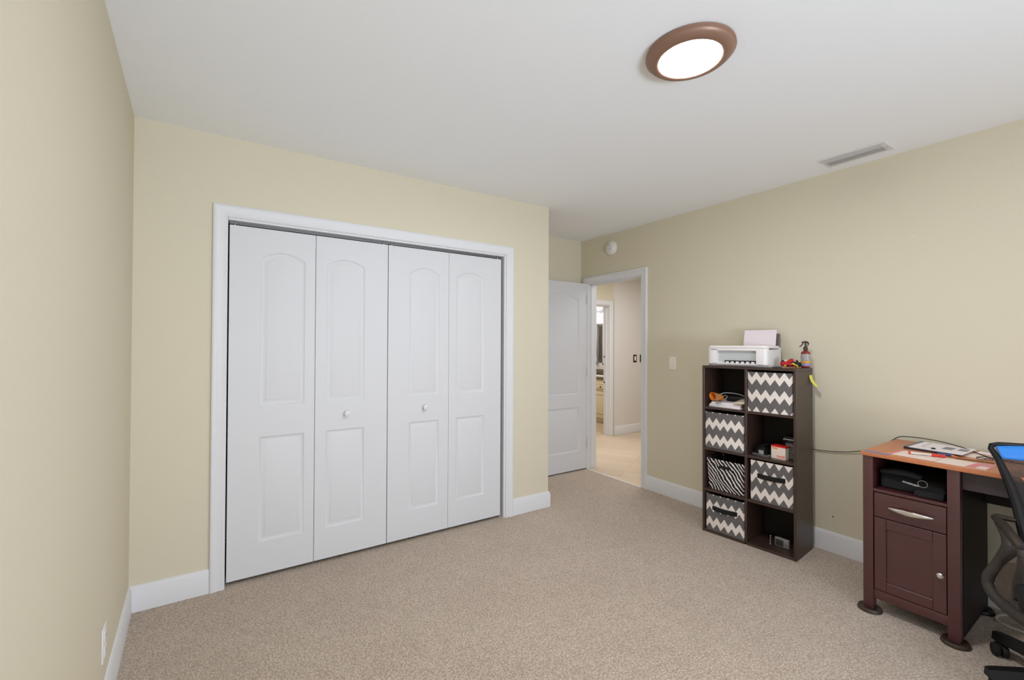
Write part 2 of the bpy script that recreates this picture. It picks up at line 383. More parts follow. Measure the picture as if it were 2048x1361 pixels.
# baseboards
BB = [(0, 0), (0, .015), (.103, .015), (.109, .0125), (.115, .0125), (.121, .009), (.128, .0065), (.131, 0)]
def base(name, pts, outs, label):
    """pts on the wall line, outs = out-direction at each point (mitre scaled)"""
    rings = [[(p[0] + o[0] * b_, p[1] + o[1] * b_, a) for a, b_ in BB] for p, o in zip(pts, outs)]
    return struct(B().loft(rings), name, trim_m, label, 'baseboard')
nl = Vector((1, .0374, 0)).normalized()
base('baseboard_left', [(xl(YR), YR), (xl(D), D)], [(nl.x, nl.y), (1, -1)], 'white baseboard along the left wall below the outlet')
base('baseboard_closet', [(xl(D), D), (-.027, D)], [(1, -1), (0, -1)], 'short white baseboard between left corner and closet')
base('baseboard_return', [(1.974, D), (XC, D), (XC, YB)], [(0, -1), (1, -1), (1, 0)], 'short white baseboard wrapping the closet outside corner')
base('baseboard_right', [(XR, YR), (XR, DY0 - .069)], [(-1, 0), (-1, 0)], 'white baseboard along the right wall behind desk and shelf')

# ------------------------------------------------------------------ panel doors
def panel_leaf(mb, x0, w_, z0, h_, t, panels, fn):
    """moulded leaf; panels = (px0, px1, pz0, pz1, rise, kind); fn maps (x, depth, z) to a point; depth<0 is into the leaf"""
    NA = 18
    def shape(k, kind):
        return 0 if kind == 0 else (1 - (2 * k - 1) ** 2 if kind == 1 else (1 - math.cos(2 * PI * k)) / 2)
    bm = mb.bm
    def q(*pts):
        f = bm.faces.new([bm.verts.new(fn(*p)) for p in pts]); f.material_index = mb.mi
    x1, z1 = x0 + w_, z0 + h_
    px0, px1 = panels[0][0], panels[0][1]
    q((x0, 0, z0), (px0, 0, z0), (px0, 0, z1), (x0, 0, z1)); q((px1, 0, z0), (x1, 0, z0), (x1, 0, z1), (px1, 0, z1))
    zs = z0
    for (a, b_, c, d, rise, kind) in panels:
        q((a, 0, zs), (b_, 0, zs), (b_, 0, c), (a, 0, c))
        top = [(a + (b_ - a) * k / NA, d + rise * shape(k / NA, kind)) for k in range(NA + 1)]
        nxt = min([p[2] for p in panels if p[2] > c] + [z1])
        for (ax, az), (bx_, bz) in zip(top, top[1:]):
            q((ax, 0, az), (bx_, 0, bz), (bx_, 0, nxt), (ax, 0, nxt))
        zs = nxt
        rings = []
        for ins, dep in ((0, 0), (.004, -.004), (.012, -.0065), (.02, -.0065), (.034, -.0015), (.038, -.0008)):
            ring = [fn(a + ins, dep, c + ins), fn(b_ - ins, dep, c + ins)]
            for k in range(NA, -1, -1):
                ring.append(fn(a + ins + (b_ - a - 2 * ins) * k / NA, dep, d + rise * shape(k / NA, kind) - ins))
            rings.append([bm.verts.new(p) for p in ring])
        for r0, r1 in zip(rings, rings[1:]):
            for i in range(len(r0)):
                j = (i + 1) % len(r0)
                f = bm.faces.new((r0[i], r0[j], r1[j], r1[i])); f.material_index = mb.mi
        f = bm.faces.new(rings[-1]); f.material_index = mb.mi
    # edges and back
    for pts in (((x0, 0, z0), (x0, 0, z1), (x0, -t, z1), (x0, -t, z0)), ((x1, 0, z0), (x1, -t, z0), (x1, -t, z1), (x1, 0, z1)),
                ((x0, 0, z1), (x1, 0, z1), (x1, -t, z1), (x0, -t, z1)), ((x0, 0, z0), (x0, -t, z0), (x1, -t, z0), (x1, 0, z0)),
                ((x0, -t, z0), (x0, -t, z1), (x1, -t, z1), (x1, -t, z0))):
        q(*pts)
    return mb
def knob(parent, c, axis, r, mt, name='knob'):
    return B().lathe([(r * .55, 0), (r * .5, .006), (r * .45, .012), (r * .8, .017), (r, .023), (r * .95, .028), (r * .6, .033), (0, .034)], c, axis, 20).build(name, mt, parent)

YD = D + .014                                   # face of the bifold leaves
leaves = ((.053, .452, .207, .447), (.508, .452, .572, .808), (.965, .450, 1.115, 1.340), (1.417, .452, 1.478, 1.718))
for pair, nm, lb in (((0, 1), 'door_2', 'left pair of white bifold closet doors with arched panels'), ((2, 3), 'door_3', 'right pair of white bifold closet doors with arched panels')):
    root = empty(nm, (leaves[pair[0]][0], YD, 0), 0, lb, 'door', kind='structure')
    ox = leaves[pair[0]][0]
    for i in pair:
        x0, ww, a, b_ = leaves[i]
        mb = B()
        panel_leaf(mb, x0 - ox, ww, .022, 2.020, .032, [(a - ox, b_ - ox, .212, .822, 0, 0), (a - ox, b_ - ox, 1.004, 1.868, .042, 1)], lambda x, d, z: (x, -d, z))
        leaf = mb.build('door_leaf', door_m, root)
        if i in (1, 2):
            kx = (.697 if i == 1 else 1.230) - ox
            knob(leaf, (kx, 0, .921), (0, -1, 0), .019, trim_m)
        px = x0 - ox + (.025 if i in (0, 2) else ww - .025)
        B().cyl((px, .016, 2.04), (px, .016, 2.062), .004).build('pivot_pin', steel, leaf)
# bedroom door, swung open against the alcove
root = empty('door_1', (XR - .012, DY1, 0), 0, 'white arched two panel bedroom door standing open in the alcove', 'door', kind='structure')
mb = B()
panel_leaf(mb, -.762, .752, .014, 2.026, .035, [(-.655, -.118, .214, .692, 0, 0), (-.655, -.118, .832, 1.868, .062, 2)], lambda x, d, z: (x, -d, z))
slab = mb.build('door_slab', door_m, root)
for z in (.25, 1.02, 1.82): B().cyl((-.004, -.004, z), (-.004, -.004, z + .09), .006, seg=12).build('hinge', mat('hinge_white', (206, 203, 200), .4, metal=.2), root)
lk = B(); lk.lathe([(.03, 0), (.03, .006), (.012, .01), (.011, .03), (.022, .04), (.027, .052), (.02, .062), (0, .065)], (-.70, 0, .93), (0, -1, 0), 20)
lk.build('door_knob', bronze, root)

# ------------------------------------------------------------------ hallway and bathroom seen through the doorway
HY = 4.75
struct(B().bx(3.40, 7.2, 1.4, 7.6, -.06, -.002), 'floor_hallway', planks_m, 'pale wood plank floor of the hallway beyond the door', 'floor')
struct(B().bx(3.52, 7.2, 1.4, 7.6, 2.50, 2.6), 'ceiling_hallway', ceil_m, 'white ceiling above the hallway', 'ceiling')
b = B(); b.bx(3.52, 4.12, HY, HY + .11, 0, 2.5); b.bx(4.94, 5.02, HY, HY + .11, 0, 2.5); b.bx(4.12, 4.94, HY, HY + .11, 1.965, 2.5)
struct(b, 'wall_hallway', wall_m, 'beige hallway wall above the bathroom doorway', 'wall')
whw = struct(B().bx(5.02, 7.2, HY - .03, HY + .11, 0, 2.5), 'wall_hallway_right', white_wall_m, 'pale off white hallway wall right of the bathroom doorway', 'wall')  # segment in a paler colour than the beige one beside it
struct(B().bx(7.1, 7.2, 1.4, 7.6, 0, 2.5), 'wall_hallway_end', wall_m, 'beige end wall of the hallway out of sight', 'wall')
struct(B().bx(3.52, 7.2, 1.3, 1.4, 0, 2.5), 'wall_hallway_near', wall_m, 'beige hallway wall opposite the bathroom out of sight', 'wall')
b = B(); b.bx(6.1, 6.2, HY + .11, 6.02, 0, 2.5); b.bx(6.1, 6.2, 6.75, 7.5, 0, 2.5); b.bx(6.1, 6.2, 6.02, 6.75, 0, .985); b.bx(6.1, 6.2, 6.02, 6.75, 2.14, 2.5)
struct(b, 'wall_bathroom', white_wall_m, 'off white bathroom wall around the small window', 'wall')
struct(B().bx(3.52, 3.62, HY + .11, 7.5, 0, 2.5), 'wall_bathroom_left', white_wall_m, 'off white bathroom wall left of the vanity out of sight', 'wall')
struct(B().bx(3.52, 6.2, 7.5, 7.6, 0, 2.5), 'wall_bathroom_far', white_wall_m, 'off white far bathroom wall out of sight', 'wall')
struct(B().bx(3.62, 6.1, HY + .11, 7.5, -.002, .003), 'floor_bathroom', tile_m, 'tan tiled bathroom floor past the doorway', 'floor')
t3 = struct(casing(4.12, 4.94, 1.965, HY, -1), 'trim_3', trim_m, 'white casing around the bathroom doorway in the hall', 'trim')
b = B(); b.bx(4.108, 4.123, HY - .001, HY + .12, 0, 1.965); b.bx(4.937, 4.952, HY - .001, HY + .12, 0, 1.965); b.bx(4.12, 4.94, HY - .001, HY + .12, 1.953, 1.968); b.bx(4.92, 4.937, HY + .05, HY + .062, 0, 1.953)
b.build('jamb', trim_m, t3)
for z in (.78, 1.17): B().bx(4.934, 4.938, HY + .095, HY + .112, z, z + .03).build('strike_plate', MATS['dark_bronze'], t3)
rings = [[(x, HY - .03 - o, a) for a, o in BB] for x in (5.022, 7.1)]
struct(B().loft(rings), 'baseboard_hallway', trim_m, 'white baseboard under the pale hallway wall', 'baseboard')
for i, (x, lb) in enumerate(((5.472, 'bronze light switch plate on the pale hallway wall, farther from the door casing'), (5.625, 'bronze light switch plate half hidden by the bedroom door casing'))):
    r = empty('hall_switch', (x, HY - .03, 1.155), 0, lb, 'light switch', 'hallway switch plates')
    B().bx(-.038, .038, -.007, 0, -.06, .06, .003).build('switch_plate', MATS['dark_bronze'], r)
    B().bx(-.017, .017, -.011, -.006, -.034, .034, .002).build('rocker', ivory, r)
# bathroom vanity
r = empty('bathroom_vanity', (5.565, 4.87, 0), 0, 'cream bathroom vanity cabinet with brown glazed edges seen through the doorway', 'cabinet')
b = B(); b.bx(0, .525, 0, 2.2, .09, .755); b.bx(.06, .5, .02, 2.18, .003, .09); b.build('body', cream_m, r)
for k in range(5):
    y0 = .02 + .43 * k + (-.01 if k == 0 else 0); 
    d = B(); d.bx(-.018, 0, y0, y0 + .41, .575, .70, .004); d.bx(-.022, -.017, y0 + .03, y0 + .38, .60, .675, .003)
    d = d.build('drawer', cream_m, r)
    g_ = B(); g_.bx(-.0195, -.0165, y0 + .022, y0 + .388, .592, .597); g_.bx(-.0195, -.0165, y0 + .022, y0 + .388, .678, .683); g_.build('glaze_line', glaze_m, d)
    knob(d, (-.02, y0 + .205, .638), (-1, 0, 0), .014, MATS['dark_bronze'])
    f_ = B(); f_.bx(-.018, 0, y0, y0 + .41, .10, .555, .004); f_ = f_.build('cabinet_door', cream_m, r)
    g_ = B()
    for yy in (y0 + .06, y0 + .345): g_.bx(-.0195, -.0165, yy, yy + .006, .16, .50)
    g_.bx(-.0195, -.0165, y0 + .06, y0 + .351, .16, .166); g_.bx(-.0195, -.0165, y0 + .06, y0 + .351, .494, .50); g_.bx(-.004, -.001, y0 - .008, y0 - .001, .1, .70); g_.build('glaze_line', glaze_m, f_)
    knob(f_, (-.02, y0 + .03, .50), (-1, 0, 0), .014, MATS['dark_bronze'])
r = empty('vanity_countertop', (5.55, 4.87, .757), 0, 'mottled brown granite countertop on the bathroom vanity', 'countertop')
B().bx(0, .545, 0, 2.21, 0, .045, .006).build('slab', granite_m, r)
B().bx(.52, .545, 0, 2.21, .045, .145, .004).build('backsplash', granite_m, r)
tag(B().bx(5.565, 5.63, 5.30, 5.72, .803, .835, .012).build('hand_towel', mat('white_towel_cloth', (232, 230, 230), .9)), 'white folded cloth on the front of the granite countertop', 'towel')
# bathroom window
wf = B()
for y0, y1 in ((6.02, 6.05), (6.20, 6.235), (6.72, 6.75)): wf.bx(6.105, 6.16, y0, y1, .985, 2.14)
for z0, z1 in ((.985, 1.02), (2.11, 2.14)): wf.bx(6.105, 6.16, 6.02, 6.75, z0, z1)
win2 = struct(wf, 'window_2', trim_m, 'small white bathroom window above the vanity', 'window')
gm = mat('window_glass', (250, 252, 252), .0, trans=1, spec=.3)
B().bx(6.13, 6.134, 6.04, 6.73, 1.0, 2.12).build('pane', gm, win2)
sh = B(); sh.sheet(lambda u, v: (6.092 - .006 * abs(math.sin(v * PI * 8)), 5.99 + .77 * u, 1.765 + .26 * v), 4, 48)
shd = tag(sh.build('pleated_blind', mat('glow_shade_cloth', (240, 240, 246), .8, emit=(235, 238, 252), estr=.25), solid=.003), 'white pleated shade pulled halfway down the bathroom window', 'shade')  # slight emission stands in for daylight through the pleats
va = B(); va.sheet(lambda u, v: (6.055 - .02 * math.sin(u * 26), 5.98 + .79 * u, 2.15 - (.13 + .03 * abs(math.sin(u * 11))) * v), 60, 4)
tag(va.build('window_valance', mat('glow_valance_cloth', (236, 240, 248), .8, emit=(226, 238, 255), estr=.2), solid=.003), 'short white gathered valance at the top of the bathroom window', 'curtain')  # cloth glows a little in place of daylight behind it
tw = B(); tw.sheet(lambda u, v: (6.05 - .015 * math.sin(u * 9), 6.215 - .085 * v + (.12 + .085 * v) * u, 1.50 - .47 * v + .04 * u * v), 12, 8)
tag(tw.build('hanging_towel', MATS['white_towel_cloth'], solid=.012), 'white towel hanging at the left side of the bathroom window', 'towel')
b = B()
for k in range(12): b.bx(6.9, 6.94, 5.2 + .2 * k, 5.39 + .2 * k, -.5, 1.78 + .01 * (k % 2))
b.bx(6.86, 6.9, 5.2, 7.6, 1.55, 1.62); b.bx(6.86, 6.9, 5.2, 7.6, .4, .5)
tag(b.build('garden_fence', fence_m), 'weathered brown board fence outside the bathroom window', 'fence')

# ------------------------------------------------------------------ ceiling light, vent, detector, switch, outlet
r = empty('ceiling_light', (1.545, 1.058, H), 0, 'round flush ceiling light with bronze rim and glowing white lens', 'ceiling light')
B().lathe([(.155, 0), (.166, -.003), (.167, -.012), (.162, -.016), (.160, -.018), (.158, -.022), (.151, -.028), (.138, -.0345), (.125, -.0365), (.1185, -.034), (.117, -.029)], seg=64).build('rim', bronze, r)
B().lathe([(.1185, -.027), (.1165, -.0305), (.09, -.0325), (.05, -.034), (0, -.0345)], seg=64).build('lens', mat('lit_lens', (255, 250, 240), .4, emit=(250, 251, 255), estr=185), r)
vx0, vx1, vy0, vy1 = 3.13, 3.30, .905, 1.235
r = empty('ceiling_vent', ((vx0 + vx1) / 2, (vy0 + vy1) / 2, H), 0, 'white slatted air vent in the ceiling near the right wall', 'vent')
hx, hy = (vx1 - vx0) / 2, (vy1 - vy0) / 2
b = B(); b.bx(-hx, -hx + .018, -hy, hy, -.006, 0, .002); b.bx(hx - .024, hx, -hy, hy, -.006, 0, .002); b.bx(-hx + .018, hx - .024, -hy, -hy + .034, -.006, 0, .002); b.bx(-hx + .018, hx - .024, hy - .012, hy, -.006, 0, .002)
b.build('frame', metal_w, r)
B().bx(-hx + .016, hx - .022, -hy + .03, hy - .01, -.0016, -.0002).build('backing', mat('vent_shadow', (128, 122, 117), .8), r)
for k in range(6):
    x = -hx + .030 + k * .0205
    B().rbox((x, .011, -.0052), (.0022, 2 * hy - .046, .0075), ry=R(-20 if k < 3 else 20)).build('slat', mat('slat_paint', (206, 202, 198), .5), r)
for y in (-hy + .014, hy - .014): B().lathe([(.004, 0), (.003, .0015), (0, .002)], (0, y, -.008), (0, 0, -1), 10).build('screw', steel, r)
r = empty('smoke_detector', (XR, 3.248, 2.375), 0, 'round white smoke detector high on the right wall above the doorway', 'smoke detector')
B().lathe([(.072, 0), (.074, .006), (.07, .016), (.062, .018), (.058, .03), (.05, .036), (0, .038)], (0, 0, 0), (-1, 0, 0), 40).build('housing', white_p, r)
B().lathe([(.014, 0), (.013, .003), (0, .004)], (-.0365, -.012, -.01), (-1, 0, 0), 16).build('test_button', mat('off_white', (208, 204, 200), .5), r)
B().lathe([(.004, 0), (.003, .002), (0, .0025)], (-.0365, .0, .032), (-1, 0, 0), 10).build('indicator', black_p, r)
r = empty('light_switch', (XR, 2.503, 1.205), 0, 'ivory toggle light switch on the right wall beside the doorway', 'light switch')
B().bx(-.006, 0, -.036, .036, -.058, .058, .003).build('switch_plate', ivory, r)
B().rbox((-.011, 0, .003), (.014, .009, .02), ry=R(20), bev=.002).build('toggle', ivory, r)
for z in (-.03, .03): B().lathe([(.0032, 0), (.002, .001), (0, .0014)], (-.006, 0, z), (-1, 0, 0), 8).build('screw', steel, r)
oy = 2.147; ang = math.atan2(nl.y, nl.x)
r = empty('wall_outlet', (xl(oy), oy, .288), ang, 'white duplex power outlet low on the left wall', 'outlet')
B().bx(0, .006, -.036, .036, -.06, .06, .003).build('outlet_plate', white_p, r)
for z in (-.028, .028):
    o = B().bx(.005, .0085, -.017, .017, z - .018, z + .018, .003).build('socket', white_p, r)
    s_ = B(); s_.bx(.0083, .0088, -.008, -.006, z - .003, z + .006); s_.bx(.0083, .0088, .006, .008, z - .003, z + .006); s_.build('slot', black_p, o)

# ------------------------------------------------------------------ cube shelf
CR = R(5.24); CP = Vector((3.052, 1.333, 0)); CW, CD, CH, TH = .616, .298, 1.218, .0158
shelf = empty('cube_shelf', CP, CR, 'dark espresso eight cube shelf standing against the right wall', 'shelf')
CM = Matrix.Translation(CP) @ Matrix.Rotation(CR, 4, 'Z')
bv = .0012
B().bx(0, CD, 0, TH, 0, CH - TH, bv, 1).build('side_panel', espresso, shelf)
B().bx(0, CD, CW - TH, CW, 0, CH - TH, bv, 1).build('side_panel', espresso, shelf)
B().bx(0, CD, 0, CW, CH - TH, CH, bv, 1).build('top_panel', espresso, shelf)
B().bx(0, CD - .004, CW / 2 - TH / 2, CW / 2 + TH / 2, TH, CH - TH, bv, 1).build('divider', espresso, shelf)
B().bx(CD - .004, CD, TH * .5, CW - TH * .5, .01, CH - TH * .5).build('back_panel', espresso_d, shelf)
PITCH = (CH - TH) / 4
for k in range(4):
    for y0, y1 in ((TH, CW / 2 - TH / 2), (CW / 2 + TH / 2, CW - TH)):
        z = k * PITCH + (0 if k else .002)
        B().bx(.001, CD - .004, y0, y1, z, z + TH, bv, 1).build('shelf_board', espresso, shelf)
for z in (.905, .605, .30):
    B().lathe([(.006, 0), (.006, .0006), (0, .001)], (.17, 0, z), (0, -1, 0), 12).build('screw_cap', black_p, shelf)
B().lathe([(.004, 0), (.004, .0006), (0, .001)], (.10, -.0, 1.205), (0, -1, 0), 12).build('screw_cap', black_p, shelf)
def cell(col, row):     # col 0 = right, 1 = left ; row 0 bottom
    return (TH if col == 0 else CW / 2 + TH / 2), row * PITCH + TH + (.002 if row == 0 else 0)
def bin_box(name, col, row, x, y, w_, d_, h_, M, handle, label, group, yaw=0, taper=0, lift=0):
    y0, z0 = cell(col, row)
    loc = CM @ Vector((x, y0 + y, z0 + lift)); r = empty(name, loc, CR + yaw, label, 'storage bin', group)
    t = .006; b = B(); tp = taper
    def wall(p): b.hexa(p)
    W, Dp, Hh = w_, d_, h_
    o0 = [(tp, tp), (Dp - tp, tp), (Dp - tp, W - tp), (tp, W - tp)]; o1 = [(0, 0), (Dp, 0), (Dp, W), (0, W)]
    i0 = [(tp + t, tp + t), (Dp - tp - t, tp + t), (Dp - tp - t, W - tp - t), (tp + t, W - tp - t)]; i1 = [(t, t), (Dp - t, t), (Dp - t, W - t), (t, W - t)]
    rings = [[(p[0], p[1], z) for p in q] for q, z in ((o0, .002), (o1, Hh), (i1, Hh), (i0, .008))]
    bm = b.bm; V = [[bm.verts.new(p) for p in q] for q in rings]
    for A_, C_ in zip(V, V[1:]):
        for i in range(4):
            j = (i + 1) % 4; f_ = bm.faces.new((A_[i], A_[j], C_[j], C_[i])); f_.material_index = 1 if A_ is V[2] else 0
    bm.faces.new(V[0][::-1]); bm.faces.new(V[3]).material_index = 1
    es = [e for e in bm.edges if abs((e.verts[0].co - e.verts[1].co).normalized().z) > .6]
    bmesh.ops.bevel(bm, geom=es, offset=.006, segments=2, profile=.5, affect='EDGES')
    body = b.build('bin_body', [M, blackfab], r)
    if handle == 'slot':
        zc = Hh * .78; g = []
        for k in range(20):
            a_ = 2 * PI * k / 20; cx = (.032 if math.cos(a_) > 0 else -.032)
            g.append((-.0022 + tp * (1 - zc / Hh), W / 2 + cx + .011 * math.cos(a_) , zc + .011 * math.sin(a_)))
        B().prism(g, (.004, 0, 0)).build('handle_slot', black_p, r)
    elif handle == 'strap':
        b = B(); zc = Hh * .64
        b.sheet(lambda u, v: (-.002 - .010 * math.sin(PI * u) ** .8, W * .22 + W * .56 * u, zc - .016 + .032 * v - .002 * math.sin(PI * u)), 14, 3)
        b.build('handle_strap', blackfab, r, solid=.003)
        for yy in (W * .22, W * .78): B().bx(-.0025, .0005, yy - .012, yy + .012, zc - .015, zc + .015).build('strap_end', blackfab, r)
    return r
G = 'fabric bins in the cube shelf'
bin_box('storage_bin', 0, 3, .006, .006, .276, .27, .270, chev_a, None, 'black and white chevron fabric bin directly under the spray bottle, top right of the shelf', G)
bin_box('storage_bin', 1, 2, .006, .006, .276, .27, .262, chev_b, None, 'black and white chevron fabric bin in the left column below the papers, no handle showing', G)
bin_box('storage_bin', 0, 1, .010, .004, .262, .27, .272, chev_c, 'strap', 'chevron fabric bin with black strap handle below the red and white carton', G)
bin_box('storage_bin', 1, 0, .008, .004, .272, .27, .262, chev_b, 'strap', 'chevron fabric bin with black strap handle at bottom left of the shelf', G)
bin_box('storage_bin', 1, 1, .012, .004, .272, .25, .224, zebra_m, 'slot', 'zebra striped fabric bin with black handle slot in the left column', G, taper=.014)

def on_top(x, y, z=CH): return CM @ Vector((x, y, z))
# printer
PW, PDp, PH = .405, .30, .147
pr = empty('printer', (3.072, 1.518, CH), R(9), 'white inkjet printer on top of the cube shelf', 'printer')
def rounded(x0, x1, y0, y1, z, rs, n_=6):
    pts = []
    for (cx, cy, a0, r_) in ((x0, y0, 180, rs[0]), (x1, y0, 270, rs[1]), (x1, y1, 0, rs[2]), (x0, y1, 90, rs[3])):
        ox = cx + (r_ if cx == x0 else -r_); oy_ = cy + (r_ if cy == y0 else -r_)
        for k in range(n_ + 1):
            a_ = R(a0 + 90 * k / n_); pts.append((ox + r_ * math.cos(a_), oy_ + r_ * math.sin(a_), z))
    return pts
rs = (.035, .02, .02, .035)
b = B(); b.loft([rounded(.02, PDp, 0, PW, .002, rs), rounded(.004, PDp, 0, PW, .02, rs), rounded(.03, PDp, 0, PW, .026, rs), rounded(.03, PDp, 0, PW, .12, rs)])
b.build('body', white_p, pr)
fr = B()   # front fascia with the paper bay cut out: built from strips around the bay
ys = [(.0, .072), (.333, PW)]
fr.bx(0, .035, .03, .072, .018, .13, .004); fr.bx(0, .035, .335, PW - .03, .018, .13, .004); fr.bx(0, .035, .07, .337, .112, .13, .003)
for yy, sg in ((.03, -1), (PW - .03, 1)):
    fr.loft([[(.035 - .035 * math.cos(R(a_)), yy + sg * .03 * math.sin(R(a_)), z) for a_ in range(0, 91, 15)] + [(.035, yy, z)] for z in (.018, .13)])
fr.build('front_fascia', white_p, pr)
b = B(); b.hexa([(.03, .07, .03), (.036, .07, .03), (.036, .335, .03), (.03, .335, .03), (.024, .085, .112), (.03, .085, .112), (.03, .322, .112), (.024, .322, .112)])
b.build('paper_bay', mat('bay_grey', (186, 190, 190), .5), pr)
b = B(); b.bx(.018, .03, .075, .285, .028, .042); b.build('output_slot', black_p, pr)
b = B()
for k in range(6): b.bx(.012, .02, .085 + .034 * k, .106 + .034 * k, .022, .035, .002)
b.build('exit_roller', white_p, pr)
b = B(); b.bx(-.012, .03, .07, .33, .014, .022, .003); b.build('output_tray', mat('tray_white', (216, 208, 206), .45), pr)
b = B(); b.loft([rounded(.002, PDp - .04, .002, PW - .002, .131, rs), rounded(.0, PDp - .04, 0, PW, .135, rs), rounded(.004, PDp - .04, .004, PW - .004, PH, rs), ])
b.build('scanner_lid', white_p, pr)
b = B(); b.bx(PDp - .05, PDp, .004, PW - .004, .118, .136, .004); b.build('rear_cover', white_p, pr)
Mt = Matrix.Translation((-.0012, PW - .052, .121)) @ Matrix(((0, 0, -1, 0), (-1, 0, 0, 0), (0, 1, 0, 0), (0, 0, 0, 1)))
text('brand_lettering', 'Canon', .016, Mt, pr, mat('logo_ink', (70, 66, 66), .5))
b = B(); b.hexa([(PDp - .024, .012, .13), (PDp - .019, .012, .13), (PDp - .019, .23, .13), (PDp - .024, .23, .13), (PDp + .003, .012, .235), (PDp + .008, .012, .235), (PDp + .008, .23, .235), (PDp + .003, .23, .235)])
b.build('rear_paper_support', mat('support_grey', (92, 84, 78), .5), pr)
pa = empty('printer_paper', pr.matrix_basis @ Vector((PDp - .045, .045, .125)), R(9), 'white paper standing upright in the rear tray of the printer', 'paper')
pm2 = Matrix.Translation((3.072, 1.518, CH)) @ Matrix.Rotation(R(9), 4, 'Z')
pa.location = pm2 @ Vector((PDp - .0365, .03, .1372))
B().hexa([(0, .0, 0), (.0025, .0, 0), (.0025, .216, 0), (0, .216, 0), (.030, .0, .126), (.0325, .0, .126), (.0325, .216, .126), (.030, .216, .126)]).build('sheet_stack', mat('lilac_paper', (226, 214, 218), .8), pa)

# spray bottle
r = empty('spray_bottle', (3.312, 1.387, CH), R(0), 'small spray bottle with brown trigger and yellow banded label on the shelf', 'spray bottle')
B().lathe([(0.0251, .0), (0.0271, .003), (0.0271, .096), (0.0257, .106), (.014, .114), (.0105, .118), (.0105, .124)], seg=28).build('bottle', mat('red_bottle', (128, 34, 34), .25, coat=.3), r)
o = B().lathe([(0.0275, .012), (0.0279, .0125), (0.0279, .092), (0.0275, .0925)], seg=28).build('label', mat('label_grey', (142, 140, 136), .5, var=.5, vscale=90), r)
B().lathe([(0.0280, .032), (0.0282, .0325), (0.0282, .045), (0.0280, .0455)], seg=28).build('label_band', mat('label_yellow', (214, 158, 40), .5), o)
B().lathe([(0.0280, .013), (0.0282, .0135), (0.0282, .030), (0.0280, .0305)], seg=28).build('label_foot', mat('label_lilac', (146, 134, 178), .5), o)
trg = mat('trigger_brown', (54, 44, 36), .4)
B().lathe([(.0125, .118), (.0135, .121), (.0135, .135), (.010, .141), (.007, .146)], seg=20).build('cap', trg, r)
sd = Vector((-.35, .94, 0)).normalized()
b = B(); P_ = lambda a_, z: tuple(Vector((0, 0, z)) + sd * a_)
b.tube([P_(.0, .143), P_(.0, .158), P_(-.002, .166)], [.006, .0065, .007], 10)
b.tube([P_(.022, .171), P_(.012, .173), P_(-.004, .174), P_(-.014, .168), P_(-.018, .160)], [.004, .0065, .0075, .006, .004], 10)
b.tube([P_(-.017, .163), P_(-.014, .153), P_(-.004, .148)], [.0035, .003, .003], 8)
b.build('spray_head', trg, r)
B().tube([P_(.014, .170), P_(.018, .158), P_(.027, .147), P_(.036, .140)], [.004, .0038, .0032, .002], 8).build('trigger', trg, r)

# patterned bundle, pen and small cap on the shelf top
r = empty('cloth_bundle', on_top(.16, .085), R(15), 'small crumpled black, red and yellow patterned cloth bundle beside the spray bottle', 'cloth')
b = B(); rnd = random.Random(3)
for c, rad in (((0, .03, .026), .028), ((0, -.005, .03), .031), ((.005, -.035, .026), .026)):
    ks = [rnd.uniform(.8, 1.15) for _ in range(60)]
    rings = []
    for i in range(9):
        th = PI * (i + .3) / 8.6
        rings.append([(c[0] + rad * .9 * math.sin(th) * math.cos(2 * PI * k / 14) * ks[(i * 5 + k) % 60], c[1] + rad * 1.1 * math.sin(th) * math.sin(2 * PI * k / 14) * ks[(i * 3 + k) % 60], max(.0, c[2] - rad * math.cos(th) * ks[(i + k) % 60] * .95)) for k in range(14)])
    b.loft(rings)
b.build('cloth', patch_m, r)
B().tube([(-.02, .05, .010), (-.035, .03, .0045), (-.03, .0, .0045), (-.028, -.03, .006)], [.0045, .004, .004, .0035], 8).build('brown_cord', mat('tan_cord', (168, 122, 88), .8), r)
r = empty('ballpoint_pen', on_top(.025, .115), R(0), 'dark blue pen lying at the front edge of the shelf top beside the printer', 'pen')
B().cyl((0, -.03, .0045), (0, .03, .0045), .0042, seg=12).build('barrel', mat('pen_dark', (58, 60, 72), .4), r)
B().cyl((0, -.045, .0045), (0, -.03, .0045), .0012, .0042, seg=12).build('tip', steel, r)
r = empty('sticky_note', CM @ Vector((.232, -.0008, 1.17)), CR, 'yellow sticky note curling off the right side of the cube shelf', 'sticky note')
b = B(); b.sheet(lambda u, v: (.045 * u + .012 * v * v, -.001 - .034 * v ** 2.2 - .003 * u, -.074 * v), 4, 14)
b.build('note_sheet', mat('note_yellow', (226, 220, 84), .8), r, solid=.0006)

# papers cell (left column, top row)
y0, z0 = cell(1, 3)
ctm = lambda x, y, z: CM @ Vector((x, y0 + y, z0 + z))
r = empty('paper_stack', ctm(.02, .012, 0), CR + R(-2), 'stack of white papers filling the top left cube of the shelf', 'papers')
for k in range(5):
    B().rbox((.11 + .002 * k, .135 + .003 * ((k * 7) % 3), .004 + .0072 * k), (.215, .235 - .006 * k, .007), rz=R(-3 + 1.8 * k), bev=.0008).build('paper_bundle', paper_m, r)
r = empty('orange_cup', ctm(.05, .232, .0405), CR, 'orange plastic cup lying on its side on the white papers', 'cup')
b = B(); ax = Vector((-.75, .25, .10)).normalized(); cc = Vector((.03, .0, .0275))
b.lathe([(.026, -.045), (.031, .0), (.036, .04), (.034, .04), (.029, .0), (.024, -.042)], cc, ax, 28, .75)
b.build('cup_body', mat('orange_plastic', (222, 134, 52), .5), r)
r = empty('charging_cable', ctm(.03, .10, .0405), CR, 'looped grey cable lying over the papers in the top left cube', 'cable')
